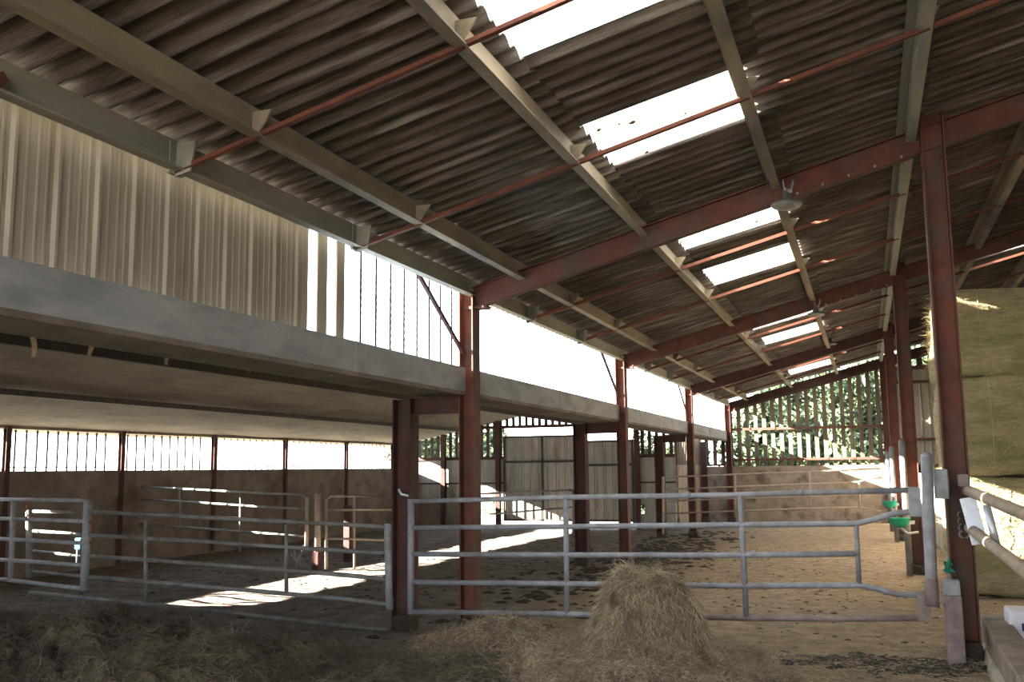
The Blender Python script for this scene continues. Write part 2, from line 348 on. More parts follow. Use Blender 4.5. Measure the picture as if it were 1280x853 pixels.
# open clerestory with thin upright slats; two wide boards at its near end
for k, (ya, yb) in enumerate([(6.0, FR[0]), (FR[0], FR[1]), (FR[1], FR[2]), (FR[2], FR[3])]):
    wn = bpy.data.objects.new('window_%d' % (k+1), None); col.objects.link(wn); wn.location = (-3.78, ya, 2.55); struct(wn)
    if k == 0:
        b2 = MB(); b2.box((-3.835, ya, 2.50), (-3.83, yb-.25, 3.36)); b2.build('cloudy_pane', PANEM, wn)
    mb = MB(); y = ya+.13; c = 0
    st = 6.13 if k == 0 else ya+.2
    if k == 0:
        for (a, c_) in [(6.13, 6.27), (6.41, 6.53)]:
            b2 = MB(); b2.box((-3.80, a, 2.54), (-3.778, c_, 3.33)); b2.build('board', CLAD, wn, .003)
        st = 6.80
    y = st
    while y < yb-.08:
        tt = .011 if k == 0 else .006
        n = 26
        # scalloped edge of a folded slat
        pts = []
        for i in range(n+1):
            z = 2.55+.78*i/n; pts.append((y+tt+.006*(i % 2 if k == 0 else 0), z))
        vs = [(-3.79, y-tt, z) for _, z in pts]+[(-3.79, a, z) for a, z in pts]
        vs += [(-3.784, v[1], v[2]) for v in vs[:]]
        m_ = n+1
        fs = []
        for i in range(n): fs += [(i, i+1, i+1+m_, i+m_), (i+2*m_, i+3*m_, i+1+3*m_, i+1+2*m_)]
        mb.add(vs, fs); y += .262 if k == 0 else .27
    mb.build('slats', DARK if k == 0 else GALVD, wn)
    b2 = MB(); b2.box((-3.80, ya, 2.55), (-3.786, yb, 2.565)); b2.build('sill', GALV, wn)

# twin building: far wall, ceiling, end wall
b = MB(); b.box((XFAR-.2, YBACK, -.1), (XFAR, YEND, 1.6)); struct(b.build('wall_far_left', CONC))
b = MB(); b.box((XFAR-.2, YBACK, 2.235), (XFAR, YEND, 2.29)); struct(b.build('trim_2', MEMB))
winposts = []
SC = (XFAR)/(-14.1)
for q in (12.82, 15.6, 18.54, 21.45, 24.57, 27.49): winposts.append(q*SC)
winposts = [winposts[0]-5.2, winposts[0]-3.3]+winposts
for q, y in enumerate(winposts):
    if q < 2: continue
    r = empty('window_post', (XFAR, y, 0), 'rusty red-brown upright between the low far-left windows, '+ORD[q-2]+' from the left edge', 'post', 'uprights of the far-left window band')
    mb = MB(); mb.ibeam((XFAR+.0, y, .02), (XFAR+.0, y, 2.27), .09, .08, .012, (1, 0, 0)); mb.build('upright', REDDARK, r)
b = MB(); b.box((XFAR-.2, YBACK, 1.6), (XFAR, winposts[1], 2.23)); struct(b.build('wall_far_left_upper', CONC))
for k in range(1, len(winposts)-1):
    ya, yb = winposts[k]+.05, winposts[k+1]-.05
    wn = bpy.data.objects.new('window_%d' % (k+10), None); col.objects.link(wn); wn.location = (XFAR-.15, ya, 1.6); struct(wn)
    mb = MB(); n = 11
    for i in range(1, n): y = ya+(yb-ya)*i/n; hw = .017 if k < 4 else .010; mb.box((XFAR-.13, y-hw, 1.6), (XFAR-.118, y+hw, 2.23))
    mb.build('bars', DARK, wn)
    b2 = MB(); b2.box((XFAR-.14, ya, 1.65), (XFAR-.115, yb, 1.665)); b2.build('rail', DARK, wn)
# the lining of its roof, with ridge and two slopes
XRI, ZRI = -8.7, 2.98
def ztw(x): return ZRI-(XRI-x)*(ZRI-2.28)/(XRI-XFAR) if x < XRI else ZRI-(x-XRI)*(ZRI-2.36)/(-4.12-XRI)
xs = np.concatenate([np.linspace(XFAR-.38, XRI, 24), np.linspace(XRI+.05, -4.1, 24)]); ys = np.linspace(YBACK, YEND+.3, 220); X, Y = np.meshgrid(xs, ys)
Z = np.vectorize(ztw)(X)+.02*vnoise(X, Y, .8, 11)-.03*np.abs(np.sin(PI*(Y)/2.45))*0
tw = struct(grid('ceiling_low_building', X, Y, Z, MEMB)); s_ = tw.modifiers.new('t', 'SOLIDIFY'); s_.thickness = .05; s_.offset = 1
for q, x in enumerate((-6.3, -10.3)):
    mb = MB(); mb.bar((x, YBACK, ztw(x)-.05), (x, YEND, ztw(x)-.05), .06, .08); tag(mb.build('lining_batten', DARK), 'thin dark batten under the brown lining, '+('nearer the grey gutter' if q == 0 else 'nearer the low windows'), 'batten')
# torn strips of lining hanging down
for q, (u, v, l) in enumerate([(35, 428, .18), (108, 448, .12), (207, 458, .10), (310, 470, .06)]):
    p = un(u, v, 0, -5.2); p.z = ztw(p.x)-.0; mb = MB(); n = 7
    vs = []
    for i in range(n):
        t = i/(n-1); w_ = .02*(1-.6*t)+.008
        vs += [p+Vector((.03*math.sin(3*t+q), -w_+.04*t, -l*t)), p+Vector((.03*math.sin(3*t+q), w_+.04*t, -l*t))]
    vs += [v_+Vector((.006, 0, 0)) for v_ in vs]
    fs = [(2*i, 2*i+1, 2*i+3, 2*i+2) for i in range(n-1)]+[(2*i+2*n, 2*i+2+2*n, 2*i+3+2*n, 2*i+1+2*n) for i in range(n-1)]
    mb.add(vs, fs, True)
    tag(mb.build('torn_lining_strip', STRAW), 'curled tan strip of torn lining hanging below the gutter, '+['leftmost and widest', 'second from the left', 'third from the left', 'small one furthest right'][q], 'strip', 'torn strips of lining')

# end wall of the twin building
ew = MB()
ew.box((XFAR-.2, YEND, -.1), (-9.99, YEND+.05, 1.85)); wl = struct(ew.build('wall_back_low_building', DOORM))
ew = MB(); ew.box((XFAR-.2, YEND-.12, -.1), (-9.99, YEND-.002, .75)); struct(ew.build('wall_back_plinth', CONC))
ew = MB(); ew.box((-9.99, YEND, .67), (-9.13, YEND+.05, 1.85)); struct(ew.build('wall_back_panel', DOORM))
ew = MB(); ew.box((-5.55, YEND, .62), (-4.55, YEND+.05, 1.85)); ew.box((-5.55, YEND-.1, -.1), (-5.5, YEND+.05, .62)); ew.box((-5.34, YEND-.1, -.1), (-4.55, YEND+.05, .62)); ew.box((-5.5, YEND-.1, -.1), (-5.34, YEND+.05, .38)); struct(ew.build('wall_back_right_panel', DOORM))
fr = MB()
fr.box((XFAR-.1, YEND-.04, 1.80), (-9.13, YEND+.06, 1.88)); fr.box((-10.4, YEND-.04, 2.63), (-4.6, YEND+.06, 2.71)); fr.box((-5.6, YEND-.04, 1.8), (-4.55, YEND+.06, 1.88))
fr.box((-5.6, YEND-.04, 1.15), (-4.55, YEND-.001, 1.19)); fr.box((XFAR, YEND-.04, 1.15), (-9.2, YEND-.001, 1.19))
struct(fr.build('trim_3', REDDARK))
sl_ = MB(); x = XFAR+.02
while x < -4.6:
    top = min(ztw(x)-.0, 2.98); lo = 1.86 if (x < -9.2 or x > -5.55) else 2.68
    sl_.box((x, YEND+.0, lo), (x+.085, YEND+.025, top)); x += .185 if x < -4 else .2
struct(sl_.build('wall_back_slats', DARK))
for x in (-9.99, -9.15): pass
def bg_post(x, lab):
    r = MB(); r.ibeam((x, YEND-.12, .0), (x, YEND-.12, ztw(x)-.02), .12, .12, .012, (0, 1, 0)); tag(r.build('end_wall_post', REDDARK), lab, 'post')
bg_post(-10.9, 'thin dark post in the low building end wall, left of the sliding doors')
bg_post(-9.3, 'dark post at the left edge of the grey sliding doors')
bg_post(-5.5, 'dark post right of the sliding doors beside the little bright hole')
def sheet_door(n, x0, x1, z0, z1, lab):
    d = bpy.data.objects.new('door_%d' % n, None); col.objects.link(d); d.location = ((x0+x1)/2, YEND-.08, z0); struct(d)
    mb = MB(); pts = []; x = x0
    while x < x1: pts += [(x, 0), (x+.02, -.025), (x+.05, -.025), (x+.07, 0)]; x += .24
    pts = [p for p in pts if p[0] < x1]+[(x1, 0)]; k = len(pts)
    mb.add([(a, YEND-.06+c, z0) for a, c in pts]+[(a, YEND-.06+c, z1) for a, c in pts]+[(a, YEND-.05+c, z0) for a, c in pts]+[(a, YEND-.05+c, z1) for a, c in pts],
           [(i, i+1, i+1+k, i+k) for i in range(k-1)]+[(i+2*k, i+3*k, i+1+3*k, i+1+2*k) for i in range(k-1)])
    mb.build('door_sheet', DOORM, d)
    jn = MB(); x = x0+.24
    while x < x1-.05: jn.box((x-.008, YEND-.066, z0), (x+.002, YEND-.058, z1)); x += .24
    jn.build('joints', DARK, d)
    f = MB(); zm = z0+(z1-z0)*.68
    f.box((x0-.03, YEND-.13, z0), (x0+.03, YEND-.04, z1)); f.box((x1-.03, YEND-.13, z0), (x1+.03, YEND-.04, z1)); f.box((x0, YEND-.12, zm), (x1, YEND-.07, zm+.06)); f.box((x0, YEND-.12, z1-.05), (x1, YEND-.04, z1))
    f.box((x0, YEND-.12, z0), (x1, YEND-.04, z0+.05))
    xm = (x0+x1)/2
    if n == 1: f.box((xm-.025, YEND-.12, z0), (xm+.025, YEND-.09, z1))
    f.build('door_frame', DARK, d)
    h = MB(); h.box((x1-.14, YEND-.17, z0+1.0), (x1-.1, YEND-.12, z0+1.15)); h.build('door_handle', DARK, d)
sheet_door(1, -9.12, -6.98, .18, 2.42, 'left')
sheet_door(2, -6.88, -5.62, .18, 2.26, 'right')

# main gable wall
b = MB(); b.box((-4.9, YG, -.1), (XLAST, YG+.2, 1.55)); gw = struct(b.build('wall_gable', CURB))
def tri_sheet(name, x0, x1, z0, off, m):
    pts = []; x = x0
    while x < x1: pts += [(x, 0), (x+.02, -.03), (x+.05, -.03), (x+.07, 0)]; x += .2
    pts = [p for p in pts if p[0] < x1]+[(x1, 0)]; k = len(pts); mb = MB()
    z1 = lambda a: off if off > 0 else zr(a)+off
    mb.add([(a, YG-.0+c, z0) for a, c in pts]+[(a, YG+c, z1(a)) for a, c in pts]+[(a, YG+.01+c, z0) for a, c in pts]+[(a, YG+.01+c, z1(a)) for a, c in pts],
           [(i, i+1, i+1+k, i+k) for i in range(k-1)]+[(i+2*k, i+3*k, i+1+3*k, i+1+2*k) for i in range(k-1)])
    return struct(mb.build(name, m))
tri_sheet('wall_gable_sheets', .62, XLAST, .1, 4.12, CLAD)
mb = MB(); x = -4.85
while x < .55:
    z1 = zr(x)-.14 if x > -3.75 else 2.36
    mb.box((x, YG+.05, 1.56), (x+.11, YG+.075, z1)); x += .235
wsl = struct(mb.build('wall_gable_slats', SLAT))
mb = MB(); x = .7
while x < 3.5:
    mb.box((x, YG+.05, 4.1), (x+.14, YG+.075, zr(x)+.08)); x += .36
struct(mb.build('wall_gable_top_slats', DARK))
mb = MB()
mb.bar((-3.7, YG-.02, zr(-3.7)-.12), (3.6, YG-.02, zr(3.6)-.12), .08, .13)
struct(mb.build('trim_4', REDDARK))
mb = MB(); mb.box((-3.6, YG-.05, 2.56), (.55, YG+.04, 2.63)); mb.box((-3.6, YG-.05, 1.70), (.55, YG+.04, 1.76)); mb.box((.6, YG-.09, 3.72), (4, YG-.04, 3.80)); mb.box((.6, YG-.09, 2.18), (4, YG-.04, 2.25)); mb.box((.6, YG-.09, 4.1), (4, YG-.0, 4.2))
mb.box((-4.9, YG-.04, 1.56), (-3.8, YG+.04, 1.62)); mb.box((-4.9, YG-.04, 1.93), (-3.8, YG+.04, 1.97)); mb.box((-4.9, YG-.04, 2.3), (-3.8, YG+.04, 2.45))
struct(mb.build('trim_5', RED))
# side wall joining the low building's end wall to the gable, slatted above
b = MB(); b.box((-4.62, YEND+.05, -.1), (-4.5, YG+.2, 1.6)); struct(b.build('wall_link', CURB))
mb = MB(); y = YEND+.1
while y < YG: mb.box((-4.58, y, 1.6), (-4.50, y+(.17 if y < 25.6 else .275), 2.52)); y += .27
struct(mb.build('wall_link_slats', SLAT))
# low pale wall along the right side, beyond the bales
b = MB(); b.box((1.2, 14.7, -.1), (1.34, YG, 1.32)); struct(b.build('wall_low_right', CONCL))
# unseen right side wall, added to keep sky light off the roof underside
b = MB(); b.box((XLAST, YBACK, -.1), (XLAST+.15, YG+.2, 4.4)); struct(b.build('wall_right_light_block', CLAD))
b = MB(); b.box((2.6, YBACK+2, -.1), (XLAST, YBACK+2.1, 4.7)); struct(b.build('wall_behind_light_block', CLAD))  # out of view, added behind the camera to dim the roof at upper right
b = MB(); b.box((XLAST, YBACK, 4.4), (XLAST+.15, YG+.2, zs(XLAST)+.05)); struct(b.build('wall_right_light_block_top', CLAD))  # upper strip of the same added, unseen light-blocking wall

# ================================================================== STEELWORK
# grey valley gutter on which the clerestory stands
g = empty('valley_gutter', (-3.93, 11, 2.3), 'long grey concrete-like gutter beam running under the bright clerestory strip', 'gutter')
mb = MB(); mb.box((-3.76, YBACK, 2.30), (-3.715, FR[3]+.1, 2.56)); mb.build('front_face', GUTTER, g, .006)
mb = MB(); mb.box((-4.17, YBACK, 2.28), (-3.70, FR[3]+.1, 2.315)); mb.build('underside', CONC, g)
mb = MB(); mb.box((-4.17, YBACK, 2.315), (-4.13, FR[3]+.1, 2.50)); mb.build('back_face', GUTTER, g)
for y in (6.62, 12.0, 18.4, 24.8):
    mb = MB(); mb.box((-3.716, y-.015, 2.30), (-3.708, y+.015, 2.56)); mb.build('joint_strip', GUTTER, g)

# purlins: cold-rolled Z sections with cleats where the tie bars pass
RODS = [4.38, 6.48, 10.55, 12.68, 16.95, 19.1, 23.35, 25.5]
PL = ['lowest purlin at the left eave, dull grey, directly above the clerestory', 'second purlin up from the left eave, dusty tan with a wide flat face',
      'third purlin up, along the lower-left side of the bright skylights', 'fourth purlin up, along the right side of the skylights, with the lamp hanging by it',
      'fifth purlin up, dull grey, meeting the tops of the red right-hand posts', 'sixth purlin up, dark, at the upper right above the hay bales',
      'seventh purlin up, far right', 'eighth purlin up, outside the frame at the right', 'ninth purlin up', 'tenth purlin up']
for i, x in enumerate(PX[:7]):
    z = zr(x); h = PUR_H-.005
    r = empty('purlin', (x, 11, z), PL[i], 'purlin', 'roof purlins')
    t = .01; fl = .07
    prof = [(-t/2, 0), (-t/2-fl, 0), (-t/2-fl, t), (-t/2, t), (-t/2, h-t), (-t/2, h), (fl, h), (fl, h-t), (t/2, h-t), (t/2, 0)]
    prof = [(fl if 0 else -a, b_) for a, b_ in prof]
    mb = MB(); mb.prism(prof, (x, YBACK, z), (x, 28.35, z), (0, 0, 1))
    mb.build('section', EAVEM if i in (0, 4) else DUSTY, r)
    for y in RODS:
        if i == 0:
            mb = MB(); mb.prism([(0, 0), (.11, .02), (.14, .20), (0, .20)], (x+.0, y-.006, z-.03), (x+.0, y+.006, z-.03), (0, 0, 1))
            mb.box((x-.012, y-.06, z-.02), (x+.012, y+.06, z+.17))
        else:
            mb = MB(); mb.prism([(.0, .0), (.03, .0), (.13, .15), (.0, .15)], (x+.0, y-.006, z), (x+.0, y+.006, z), (0, 0, 1))
        mb.build('cleat', GALVD if i == 4 else EAVEM if i == 0 else DUSTY, r)
# the sheet overlap ledges along the purlins are part of the roof
# tie bars
for q, y in enumerate(RODS):
    x0, x1 = -3.68, 4.2
    p0 = Vector((x0, y, zr(x0)+.005)); p1 = Vector((x1, y, zr(x1)+.005)); mb = MB()
    mb.prism([(-.018, -.02), (.018, -.02), (.018, -.014), (-.012, -.014), (-.012, .022), (-.018, .022)], p0, p1)
    tag(mb.build('tie_bar', RODRED), 'thin rust-red angle bar under the roof, '+ORD[q]+' from the camera', 'tie bar', 'thin red bars between the rafters')
# rafters
for k, y in enumerate(FR):
    x0, x1 = -3.6, XLAST; p0 = Vector((x0, y, zr(x0)-.03)); p1 = Vector((x1, y, zr(x1)-.03))
    r = empty('rafter', (x0, y, p0.z), ['nearest red steel rafter rising to the right, with bolts along it', 'second red steel rafter from the camera',
              'third red steel rafter from the camera', 'farthest steel rafter, against the slatted gable'][k], 'rafter', 'red steel rafters')
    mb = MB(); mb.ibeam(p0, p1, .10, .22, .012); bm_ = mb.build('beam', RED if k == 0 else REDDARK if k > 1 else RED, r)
    mb = MB(); mb.prism([(-.12, -.0), (.12, .0), (.12, .03), (-.12, .03)], (x0+.02, y-.06, p0.z-.12), (x0+.02, y+.06, p0.z-.12)); mb.build('end_plate', RED, r)
    if k < 2:
        for q in range(5):
            x = -.45+.22*q
            mb = MB(); mb.tube([(x, y-.062, zr(x)-.13), (x, y-.09, zr(x)-.13)], .011, 6); tag(mb.build('bolt', GALV, bm_), 'pale bolt head')
# posts
def post(x, y, ztop, m, lab, group, W=.19, D=.19, braces=(), name='steel_post', zb=-.03, feet=True):
    r = empty(name, (x, y, 0), lab, 'post', group)
    mb = MB(); mb.ibeam((x, y, zb), (x, y, ztop), D, W, .014, (1, 0, 0)); mb.build('shaft', m, r)
    if feet:
        mb = MB(); mb.box((x-.105, y-.105, -.05), (x+.105, y+.105, .13)); mb.build('footing', DUNG, r, .03)
    for (dy, dz) in braces:
        mb = MB(); mb.bar((x-.04, y+(.03 if dy > 0 else -.03), dz), (x-.02, y+dy, zr(XL)+.05), .035, .03, (1, 0, 0)); mb.build('brace', REDDARK, r)
    return r
lefts = ['red-brown steel post in front of the clerestory, nearest, with two thin braces', 'second red post in front of the clerestory, behind the hay mound',
         'third red post of the clerestory row', 'fourth, farthest post of the clerestory row at the slatted gable corner']
for k, y in enumerate(FR):
    post(XL, y, zr(XL)+.04, RED, lefts[k], 'red posts along the clerestory', W=.155, braces=[(-1.17, 2.68), (.38, 2.92)] if k < 3 else [])
rights = ['tall red steel post at the right with grey scrapes, nearest of its row', 'second tall red post of the right-hand row', 'third tall red post of the right-hand row', 'farthest red post at the gable, right of the slats']
xs_ = [.6855, .60, .575, .56]
for k, y in enumerate(FR):
    post(xs_[k], y-.02, zr(xs_[k])+.17, RED, rights[k], 'tall red posts on the right', W=.19, D=.19)
twl = ['dark red post under the gutter at the left end of the front gate', 'dark post under the gutter left of the hay mound, beyond the gate', 'slim dark post under the gutter, beyond the second red post']
for k in range(3):
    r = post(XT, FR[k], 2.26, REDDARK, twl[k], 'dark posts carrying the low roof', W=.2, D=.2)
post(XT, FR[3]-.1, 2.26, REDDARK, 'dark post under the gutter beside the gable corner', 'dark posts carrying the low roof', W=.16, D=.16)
for k in range(3):
    y = FR[k]; mb = MB(); mb.ibeam((XT+.1, y, 2.19), (XL-.1, y, 2.19), .10, .17, .012)
    tag(mb.build('connecting_beam', REDDARK), 'short dark red beam joining the '+['nearest', 'second', 'third'][k]+' pair of posts under the gutter', 'beam', 'short beams under the gutter')
    r = MB(); x0 = XFAR+.1
    for (a, c) in ((XT-.1, XRI), (XRI, x0)):
        pass
# far brace of a frame just outside the picture
mb = MB(); a = un(0, 92, 0, -3.6); mb.bar(a+Vector((0, .03, .0)), a+Vector((0, -.5, -.62)), .05, .014, (1, 0, 0)); tag(mb.build('brace_end', RODRED), 'end of a red brace poking in at the left edge by the eave purlin', 'brace')

# ================================================================== GATES
def plane_pt(u, v, P, Q):
    P = Vector(P); Q = Vector(Q); n = Vector((Q.y-P.y, -(Q.x-P.x), 0)); d = FWD+RGT*((u-640)/F_PX)-UPV*((v-426.5)/F_PX)
    return EYE+d*((P-EYE).dot(n)/d.dot(n))
def gate(name, lab, cat, P, Q, rails, ups, m, r=.02, group=None, plates=(), mats=None):
    """P,Q: ground ends. rails: lists of photo points; ups: (u0,v0,u1,v1[,r])"""
    c = empty(name, (Vector(P)+Vector(Q))/2, lab, cat, group)
    for i, ln in enumerate(rails):
        mb = MB(); pts = [plane_pt(u, v, P, Q) for u, v in ln]; mb.tube(pts, r, 10)
        mb.build('rail', (mats or {}).get(('r', i), m), c)
    for i, q in enumerate(ups):
        rr = q[4] if len(q) > 4 else r
        mb = MB(); mb.tube([plane_pt(q[0], q[1], P, Q), plane_pt(q[2], q[3], P, Q)], rr, 10); mb.build('upright', (mats or {}).get(('u', i), m), c)
    return c
GY = 8.55
# front gate
P, Q = (-4.3, 8.75, 0), (.36, 8.60, 0)
fg = gate('field_gate', 'large pale galvanised five-bar gate across the front pen, bent at its right end', 'gate', P, Q,
  [[(515, 627), (600, 625), (705, 622), (925, 619), (1020, 616), (1140, 613)],
   [(515, 660), (705, 658.5), (925, 656.5), (1070, 655), (1095, 649), (1118, 642), (1143, 639.5)],
   [(515, 693), (705, 694), (928, 694.5), (1074, 692.5)],
   [(515, 728), (705, 730), (928, 733), (1074, 732), (1095, 736), (1120, 743), (1150, 744.5)],
   [(815, 770.5), (930, 773), (1050, 774), (1155, 773)], [(515, 765), (705, 768), (815, 770.5)]],
  [(513.5, 624, 513.5, 768, .033), (707, 624, 709, 768, .025), (925.5, 619, 933, 774, .025), (1070, 655, 1074, 732, .022)], GALV, .025,
  mats={('r', 4): MUCKY, ('r', 5): GALV})
for (u0, v0, u1, v1, m_) in ((1137, 609, 1150, 646, GALV), (1148, 739, 1161, 776, MUCKY)):
    a = plane_pt(u0, v1, P, Q); b2 = plane_pt(u1, v0, P, Q); mb = MB(); mb.box((a.x, a.y-.03, a.z), (b2.x, a.y+.03, b2.z)); mb.build('end_plate', m_, fg, .004)
a = plane_pt(504, 618, P, Q); mb = MB(); mb.tube([a+Vector((-.03, -.04, .05)), a+Vector((0, -.04, 0)), a+Vector((.08, 0, -.02)), a+Vector((.08, 0, -.12))], .014, 8); mb.build('chain', GALVB, fg)
for (u, v) in ((1002, 616), (942, 693), (860, 619), (956, 733)):
    a = plane_pt(u, v, P, Q); mb = MB(); mb.tube([a+Vector((-.02, 0, 0)), a+Vector((.02, 0, 0))], .03, 10); mb.build('sleeve', GALV, fg)
# slam post and its brackets on the nearest right post
a, b2 = un(1158, 571, 1, 8.5), un(1165, 742, 1, 8.5)
r = empty('slam_post', (b2.x, 8.5, b2.z), 'upright galvanised pipe with a capped rounded top beside the right red post', 'pipe')
mb = MB(); mb.tube([Vector((b2.x, 8.5, b2.z-.08)), Vector((b2.x, 8.5, b2.z)), Vector((a.x, 8.5, a.z))], .045, 16); mb.lathe([(.045, 0), (.04, .02), (.02, .035), (.001, .038)], Vector((a.x, 8.5, a.z)), 16); mb.build('pipe', GALV, r)
mb = MB(); mb.tube([(b2.x, 8.5, b2.z-.10), (b2.x, 8.5, b2.z+.12)], .052, 16); mb.box((b2.x, 8.48, b2.z-.07), (b2.x+.14, 8.60, b2.z-.02)); mb.build('lower_sleeve', MUCKY, r)
a = un(1176, 605, 1, 8.68); mb = MB(); mb.box((a.x-.055, 8.55, a.z-.12), (a.x+.05, 8.68, a.z+.12)); mb.box((a.x, 8.62, a.z-.05), (.62, 8.76, a.z+.05)); tag(mb.build('hinge_box', GALV, None, .01), 'grey metal box bracket on the left side of the right red post', 'bracket')
a, c_ = un(1178, 725, 1, 8.62), un(1197, 815, 1, 8.62)
r = empty('stub_post', (a.x+.06, 8.62, 0), 'short mucky stub post at the foot of the right red post', 'post')
mb = MB(); mb.box((a.x, 8.55, -.03), (a.x+.13, 8.70, a.z-.12)); mb.build('stub', MUCKY, r, .01)
mb = MB(); mb.box((a.x+.005, 8.555, a.z-.12), (a.x+.125, 8.695, a.z)); mb.build('cap', GALV, r, .01)
# rails on the right hung from the post
r = empty('feed_rail', (.85, 7.5, .9), 'two thick dusty pipes running off the right red post past a pale steel bracket', 'feed barrier')
for (pa, pb, ya, yb, rad) in (((1206, 612), (1310, 655), 8.65, 6.2, .042), ((1212, 660), (1310, 737), 8.55, 6.2, .042)):
    A = un(*pa, 1, ya); B = un(*pb, 1, yb); mb = MB(); mb.tube([A, A+(B-A)*.1, B], rad, 16); mb.build('rail', TANPIPE, r)
A = un(1205, 618, 1, 8.5); B = un(1222, 668, 1, 8.45); mb = MB()
mb.prism([(-.035, -.01), (.08, -.01), (.08, .01), (-.035, .01)], un(1213, 622, 1, 8.42), un(1229, 680, 1, 8.35), (0, -1, 0)); tag(mb.build('bracket_plate', GALVB, r), 'pale grey galvanised plate')
mb = MB(); mb.tube([un(1233, 632, 1, 8.15), un(1247, 686, 1, 8.1)], .028, 12); tag(mb.build('bracket_tube', GALVB, r), 'pale galvanised tube')
mb = MB(); a = un(1204, 601, 1, 8.55); mb.box((a.x-.04, 8.5, a.z-.05), (a.x+.04, 8.62, a.z+.05)); mb.build('clamp', MUCKY, r, .01)
# coil of rope on the post, with a green rag
mb = MB(); c0 = un(1204, 660, 1, 8.66)
for t in range(4):
    mb.tube([c0+Vector((.035*math.cos(q_*PI/6), -.01-.012*t, .10-.05*t+.03*math.sin(q_*PI/6))) for q_ in range(13)], .009, 6)
tag(mb.build('rope_coil', GALVD), 'small coil of grey rope on the right red post', 'rope')
c0 = un(1187, 708, 1, 8.66); mb = MB()
for t in range(7):
    a = random.uniform(0, 2*PI); mb.tube([c0+Vector((.02*math.cos(a), -.02, .02*math.sin(a))), c0+Vector((.05*math.cos(a+1), -.03, .06*math.sin(a+1))), c0+Vector((.03*math.cos(a+2), -.03, -.04))], .012, 6)
tag(mb.build('twine_knot', GREEN), 'knot of green twine tied low on the right red post', 'twine')

# gate left of the front gate
lp = un(117, 640, 2, 1.14); P, Q = (-4.55, 8.72, 0), (lp.x, lp.y, 0)
gate('field_gate', 'low grey pipe gate across the left pen, ending at the dark post under the gutter', 'gate', P, Q,
  [[(112, 640), (250, 647), (430, 656), (483, 659)], [(112, 669.5), (250, 677), (430, 689), (485, 692)], [(112, 695.5), (250, 705), (430, 719), (485, 725)],
   [(110, 721.5), (250, 733), (430, 749), (485, 756)], [(37, 741), (110, 748), (250, 762), (430, 783), (485, 788)]],
  [(485, 655, 487, 762, .04), (182, 650, 182, 755), (358, 656, 358, 745)], GALVD, .022, mats={('u', 0): GALV})
# gate at the far left
lp = un(108, 738, 2, .30); lq = un(0, 724.5, 2, .34); D_ = (Vector((lq.x, lq.y, 0))-Vector((lp.x, lp.y, 0)))
P, Q = (lp.x, lp.y, 0), tuple(Vector((lp.x, lp.y, 0))+D_*1.3)
PC, QC = P, Q
fl_ = gate('field_gate', 'blue-grey pipe gate at the left edge with a stout right-hand upright', 'gate', P, Q,
  [[(105, 626), (50, 625), (-20, 624)], [(105, 652), (50, 650), (-20, 648)], [(105, 679.5), (50, 676.5), (-20, 673)], [(105, 707), (50, 703), (-20, 699)], [(105, 736), (50, 730), (-20, 722)]],
  [(110, 625, 105, 738, .045), (17, 626, 13, 725, .03)], GALV, .023)
P2 = tuple(Vector(P)+Vector((.2, .45, 0))); Q2 = tuple(Vector(Q)+Vector((.2, .75, 0)))
gate('hinged_gate', 'small grey pipe gate standing just behind the blue-grey gate at the left edge', 'gate', P2, Q2,
  [[(42, 639.5), (102, 641)], [(42, 664), (102, 668)], [(42, 689), (102, 696)], [(42, 715), (102, 721)]], [(36, 638, 37, 722, .04), (98, 680, 97, 708, .02)], GALVD, .02)
mb = MB(); a = plane_pt(100, 680, P2, Q2); mb.box((a.x-.05, a.y-.04, a.z-.07), (a.x+.05, a.y+.04, a.z+.07)); tag(mb.build('latch_box', TEAL, None, .015), 'small turquoise plastic box on the small gate behind the blue-grey one', 'box')
for q, (u, v0, v1) in enumerate(((124, 645, 683), (36, 625, 650))):
    a = plane_pt(u-8*(q == 0), v0, PC, QC)-Vector((0, .03, 0)); c_ = plane_pt(u-8*(q == 0), v1, PC, QC)-Vector((0, .03, 0)); mb = MB(); n = 9
    mb.tube([a+(c_-a)*(i/n)+Vector((.02*math.sin(i*2.1), 0, 0)) for i in range(n+1)], .010, 6)
    tag(mb.build('twine', ORANGE), ['orange twine hanging right of the stout gate upright at the left', 'orange twine tied near the left edge gate'][q], 'twine')
# fences deep in the low building
P, Q = (un(165, 608, 0, -12.0).x, 13.9, 0), (un(395, 617, 1, 13.3).x, 13.3, 0)
gate('rail_fence', 'rusty grey pipe fence at the back of the low building, streaked with sunlight', 'fence', P, Q,
  [[(163, 608.5), (240, 612), (330, 617), (378, 618.5), (384, 624)], [(165, 624), (240, 628), (330, 634), (383, 636.5)], [(168, 641), (240, 645), (330, 650), (383, 652)], [(168, 655.5), (240, 660), (330, 667), (383, 671)]],
  [(163, 610, 163, 668), (225, 611, 226, 662), (301, 616, 300, 690), (384, 622, 383, 686, .03), (397, 617, 397, 690, .05)], GALVD, .02, mats={('u', 4): TANPIPE, ('u', 3): TANPIPE})
gate('pen_gate', 'narrow pale pipe gate deep in the low building, left of the dark front post', 'gate', (-8.15, 13.4, 0), (-6.6, 13.4, 0),
  [[(408, 640), (408, 626), (413, 621), (455, 620.5), (497, 620.5)], [(409, 638), (455, 637.5), (497, 637.5)], [(409, 673.5), (455, 674.5), (497, 676)], [(409, 688), (455, 690), (497, 692)]],
  [(408, 624, 408, 712, .025), (443, 621, 443, 712), (497, 621, 497, 712)], TANPIPE, .018)
